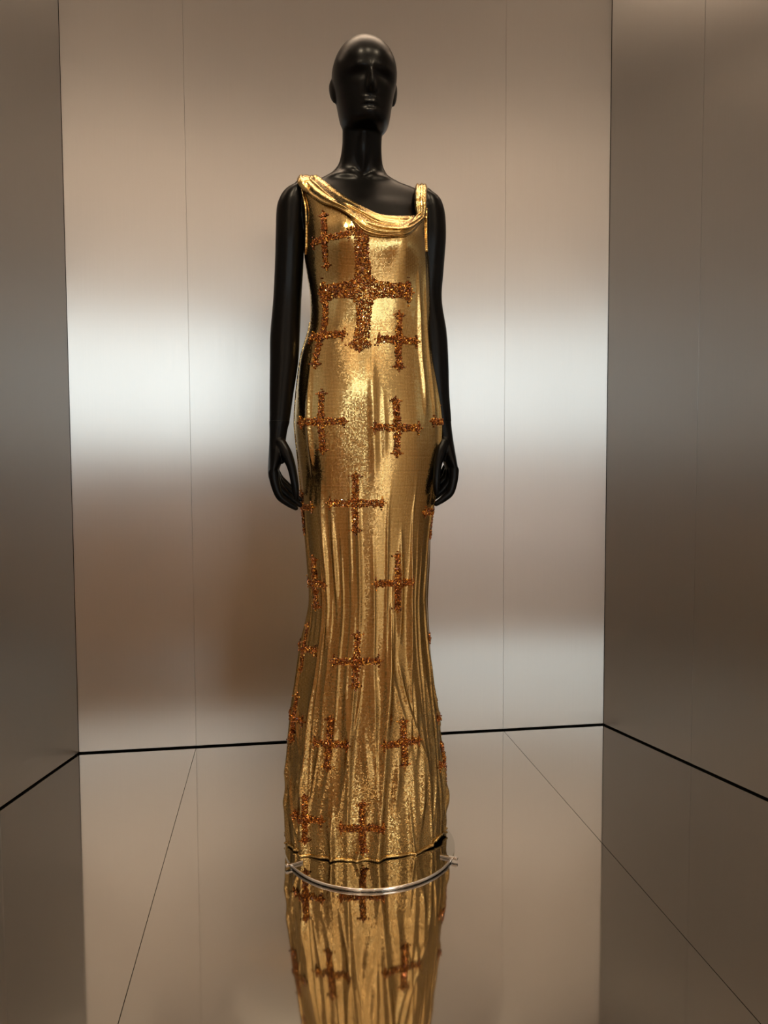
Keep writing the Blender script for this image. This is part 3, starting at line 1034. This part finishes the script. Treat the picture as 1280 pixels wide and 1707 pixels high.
# ------------------------------------------------------------------ beaded crosses
BEAD_KINDS = []
def bead_proto(kind):
    if kind == 0:                                       # faceted round
        n_ = 6
        v = [(0, 0, 1.0)]
        v += [(math.cos(a)*.95, math.sin(a)*.95, .35) for a in np.arange(n_)*2*math.pi/n_]
        v += [(math.cos(a)*.9, math.sin(a)*.9, -.5) for a in np.arange(n_)*2*math.pi/n_+.5]
        f = [(0, 1+i, 1+(i+1) % n_) for i in range(n_)]
        for i in range(n_):
            f += [(1+i, 7+i, 1+(i+1) % n_), (1+(i+1) % n_, 7+i, 7+(i+1) % n_)]
        return np.array(v), f
    if kind == 1:                                       # baguette with a cut top
        v = [(-.75, -1.3, -.5), (.75, -1.3, -.5), (.75, 1.3, -.5), (-.75, 1.3, -.5), (-.75, -1.3, .3), (.75, -1.3, .3), (.75, 1.3, .3), (-.75, 1.3, .3),
             (-.4, -.9, .75), (.4, -.9, .75), (.4, .9, .75), (-.4, .9, .75)]
        f = [(0, 1, 5, 4), (1, 2, 6, 5), (2, 3, 7, 6), (3, 0, 4, 7), (4, 5, 9, 8), (5, 6, 10, 9), (6, 7, 11, 10), (7, 4, 8, 11), (8, 9, 10, 11)]
        return np.array(v), f
    v = [(0, 0, 1), (1, 0, .1), (0, 1, .1), (-1, 0, .1), (0, -1, .1), (0, 0, -.6)]
    f = [(0, 1, 2), (0, 2, 3), (0, 3, 4), (0, 4, 1), (5, 2, 1), (5, 3, 2), (5, 4, 3), (5, 1, 4)]
    return np.array(v), f
PROTO = [bead_proto(k) for k in range(3)]

def locate(px, py):
    """angle and row of the gown at a photo pixel (front side)"""
    d_ = Vector(ray(px, py)).normalized()
    h = BV.ray_cast(Vector(CAM), d_)
    if h[0] is None: return None
    p = np.array(h[0])
    i = np.interp(-p[2], -zrow, np.arange(NR))
    th = np.linspace(-1.75, 1.75, 500)
    q = gown_point(th, np.full(500, i))
    k = np.argmin(((q[:, :2]-p[:2])**2).sum(axis=1))
    return th[k], i

def on_gown(th, i, du, dv):
    """walk du metres round and dv metres up along the cloth from (th, i); arrays"""
    dz = abs(zrow[1]-zrow[0])
    ii_ = i-np.asarray(dv)/dz
    e = 1e-2
    fine = np.linspace(-1, 1, 161)
    base = gown_point(th+fine*1.2, np.full(161, i))
    arc = np.concatenate([[0], np.cumsum(np.linalg.norm(np.diff(base, axis=0), axis=1))])
    arc -= arc[80]
    tt = np.interp(du, arc, th+fine*1.2)
    p = gown_point(tt, ii_)
    pt = gown_point(tt+e, ii_)-gown_point(tt-e, ii_)
    pz = gown_point(tt, ii_-1.5)-gown_point(tt, ii_+1.5)
    nn = np.cross(pt, pz)
    nn /= np.linalg.norm(nn, axis=1, keepdims=True)
    tx = pt/np.linalg.norm(pt, axis=1, keepdims=True)
    return p, nn, tx

def cross_points(up, dn, lf, rt, w, big):
    """bead sites (u, v, size, kind) filling the outline of one cross"""
    step = 0.0030 if not big else 0.0031
    out = []
    m = max(lf, rt)+.012; mv = max(up, dn)+.012
    for v in np.arange(-mv, mv, step):
        for u in np.arange(-m, m, step):
            uu, vv = u+random.uniform(-.4, .4)*step, v+random.uniform(-.4, .4)*step
            ins = False
            for (a, b_, L, ) in ((uu, vv, up), (uu, -vv, dn)):
                if 0 <= b_ <= L:
                    q = b_/L
                    ww = w*(1.0+(0.55*(1-q)**5 if not big else 1.7*(1-q)**7)+(0.55 if q > .84 else 0)*(1-abs(q-.90)/.10))
                    if q > .95: ww = w*(1-(q-.95)*14)
                    ins |= abs(a) < ww
            for (a, b_, L) in ((vv, -uu, lf), (vv, uu, rt)):
                if 0 <= b_ <= L:
                    q = b_/L
                    ww = w*(1.0+(0.55*(1-q)**5 if not big else 1.7*(1-q)**7)+(0.55 if q > .84 else 0)*(1-abs(q-.90)/.10))
                    if q > .95: ww = w*(1-(q-.95)*14)
                    ins |= abs(a) < ww
            if ins:
                k = random.random()
                out.append((uu, vv, random.uniform(.0016, .0024), 0 if k < .5 else (1 if k < .72 else 2)))
    for L, ax, sg in ((up, 1, 1), (dn, 1, -1), (lf, 0, -1), (rt, 0, 1)):      # stray pearls round the tips
        for s in (-1, 0, 1):
            q = L*0.90 if s else L+.003
            o_ = s*w*1.9
            u, v = (o_, sg*q) if ax else (sg*q, o_)
            out.append((u, v, .0022, 0))
    return out

PXM = 0.00143        # metres per photo pixel on the gown
def bead_cross(th, i, up, dn, lf, rt, w, big=False, label=None):
    sites = cross_points(up, dn, lf, rt, w, big)
    A = np.array([(s[0], s[1]) for s in sites])
    p, nn, tx = on_gown(th, i, A[:, 0], A[:, 1])
    ty = np.cross(nn, tx)
    V_, F_ = [], []
    for k, s in enumerate(sites):
        pv_, pf = PROTO[s[3]]
        a = random.uniform(0, 6.28) if s[3] != 1 else random.choice((0, math.pi/2))+random.uniform(-.15, .15)
        ca, sa = math.cos(a), math.sin(a)
        tl = np.array([random.uniform(-.35, .35), random.uniform(-.35, .35)])
        nk = nn[k]+tx[k]*tl[0]+ty[k]*tl[1]
        nk /= np.linalg.norm(nk)
        t1 = tx[k]*ca+ty[k]*sa
        t1 = t1-nk*(t1@nk); t1 /= np.linalg.norm(t1)
        t2 = np.cross(nk, t1)
        ctr = p[k]+nn[k]*(0.0012+random.uniform(0, .0016))
        b_ = len(V_)
        V_.extend(ctr+s[2]*(np.outer(pv_[:, 0], t1)+np.outer(pv_[:, 1], t2)+np.outer(pv_[:, 2], nk)))
        F_.extend([tuple(x+b_ for x in f) for f in pf])
    o_ = mesh_obj('beaded_cross', V_, F_, M_AMBER, gown, smooth=False)
    o_['kind'] = 'stuff'
    if label: o_['label'] = label
    # the larger set stones: centre and tips
    for (u, v) in ((0, 0), (0, up*.86), (0, -dn*.86), (-lf*.86, 0), (rt*.86, 0)):
        pc, nc_, tc_ = on_gown(th, i, np.array([u]), np.array([v]))
        pv_, pf = PROTO[0]
        t2 = np.cross(nc_[0], tc_[0])
        r_ = .0034 if not big else .0042
        vv = pc[0]+nc_[0]*.0026+r_*(np.outer(pv_[:, 0], tc_[0])+np.outer(pv_[:, 1], t2)+np.outer(pv_[:, 2], nc_[0]))
        so = mesh_obj('set_stone', vv, pf, M_AMBER, gown, smooth=False)
        so.parent = o_
        so.matrix_parent_inverse = Matrix.Identity(4)
    return o_

# centre px, centre py, up, down, left, right in photo pixels, half width
CROSSES = [(607, 482, 93, 93, 76, 80, 11.0, True, 'largest amber beaded cross on the chest'),
           (540, 399, 43, 42, 30, 50, 4.6, False, None), (536, 560, 60, 48, 27, 42, 4.8, False, None), (664, 567, 43, 46, 36, 36, 5.0, False, None),
           (535, 703, 48, 48, 50, 42, 5.0, False, None), (662, 713, 46, 44, 41, 42, 5.2, False, None), (592, 839, 47, 47, 45, 46, 5.2, False, None),
           (663, 972, 48, 45, 41, 37, 5.2, False, None), (525, 973, 44, 42, 40, 32, 5.0, False, None), (594, 1103, 48, 44, 43, 41, 5.2, False, None),
           (548, 1240, 43, 42, 30, 38, 5.0, False, None), (673, 1238, 39, 40, 40, 30, 5.0, False, None), (604, 1380, 42, 42, 40, 42, 5.0, False, None),
           (511, 1082, 40, 42, 40, 36, 4.6, False, None), (507, 845, 24, 44, 40, 40, 4.6, False, None), (717, 853, 24, 44, 40, 40, 4.6, False, None),
           (716, 1062, 40, 42, 40, 40, 4.6, False, None), (494, 1200, 40, 42, 40, 36, 4.6, False, None), (729, 1198, 30, 40, 40, 40, 4.6, False, None),
           (737, 1275, 30, 40, 40, 40, 4.6, False, None), (508, 1366, 40, 38, 36, 32, 4.6, False, None), (730, 703, 30, 40, 40, 40, 4.6, False, None)]
for cx_, cy_, up, dn, lf, rt, w, big, lab in CROSSES:
    L = locate(cx_, cy_)
    if L is None: continue
    th_c = L[0]+(0.24 if cx_ > 712 else -0.16 if (cx_ < 512 and cy_ < 1300) else 0.0)     # side crosses sit round the edge
    bead_cross(th_c, L[1], up*PXM, dn*PXM, lf*PXM, rt*PXM, w*1.0*PXM, big, lab)
for th, py in ((2.6, 560), (-2.5, 640), (3.1, 780), (2.4, 900), (-2.4, 960), (3.0, 1080), (2.3, 1210), (-2.5, 1220), (3.1, 1330)):
    bead_cross(th, float(np.interp(py, G5[:, 0], np.arange(NR))), 44*PXM, 44*PXM, 40*PXM, 40*PXM, 4.8*PXM)

# ------------------------------------------------------------------ stand
stand = empty('mannequin_stand', (0, 0, 0))
tag(stand, 'round mirror-polished base plate with curved chrome bar under the gown', 'stand')
bm = bmesh.new()
bmesh.ops.create_cone(bm, cap_ends=True, segments=128, radius1=DR, radius2=DR, depth=0.0045)
bmesh.ops.translate(bm, verts=bm.verts, vec=(DC[0], DC[1], 0.00245))
bm_obj('base_plate', bm, M_STEELP, stand)
# curved bar along the front edge, from clamp to clamp
el, er = gpt(489, 1445), gpt(752, 1435)
al_ = math.atan2(el[1]-DC[1], el[0]-DC[0]); ar_ = math.atan2(er[1]-DC[1], er[0]-DC[0])
if al_ > 0: al_ -= 2*math.pi
if ar_ > 0: ar_ -= 2*math.pi
angs = np.linspace(al_, ar_, 60)
path = [(DC[0]+math.cos(a)*(DR+.001), DC[1]+math.sin(a)*(DR+.001), 0.0046) for a in angs]
V_, F_ = loft(tube(path, [0.0032]*60, 12, (0, 0, 1)))
mesh_obj('front_bar', V_, F_, M_CHROME, stand)
for a in (al_, ar_):
    c_, s_ = math.cos(a), math.sin(a)
    m = Matrix(((c_, -s_, 0, DC[0]), (s_, c_, 0, DC[1]), (0, 0, 1, 0), (0, 0, 0, 1)))
    cl = box_obj('clamp', (DR-.026, -.0036, 0.0050), (DR+.016, .0036, 0.0105), M_CHROME, stand, mtx=m, bevel=0.0008)
    bm = bmesh.new()
    bmesh.ops.create_cone(bm, cap_ends=True, segments=16, radius1=.0024, radius2=.0020, depth=.002)
    bmesh.ops.transform(bm, matrix=m @ Matrix.Translation((DR+.011, 0, .0112)), verts=bm.verts)
    so = bm_obj('screw', bm, M_CHROME, None)
    so.parent = cl
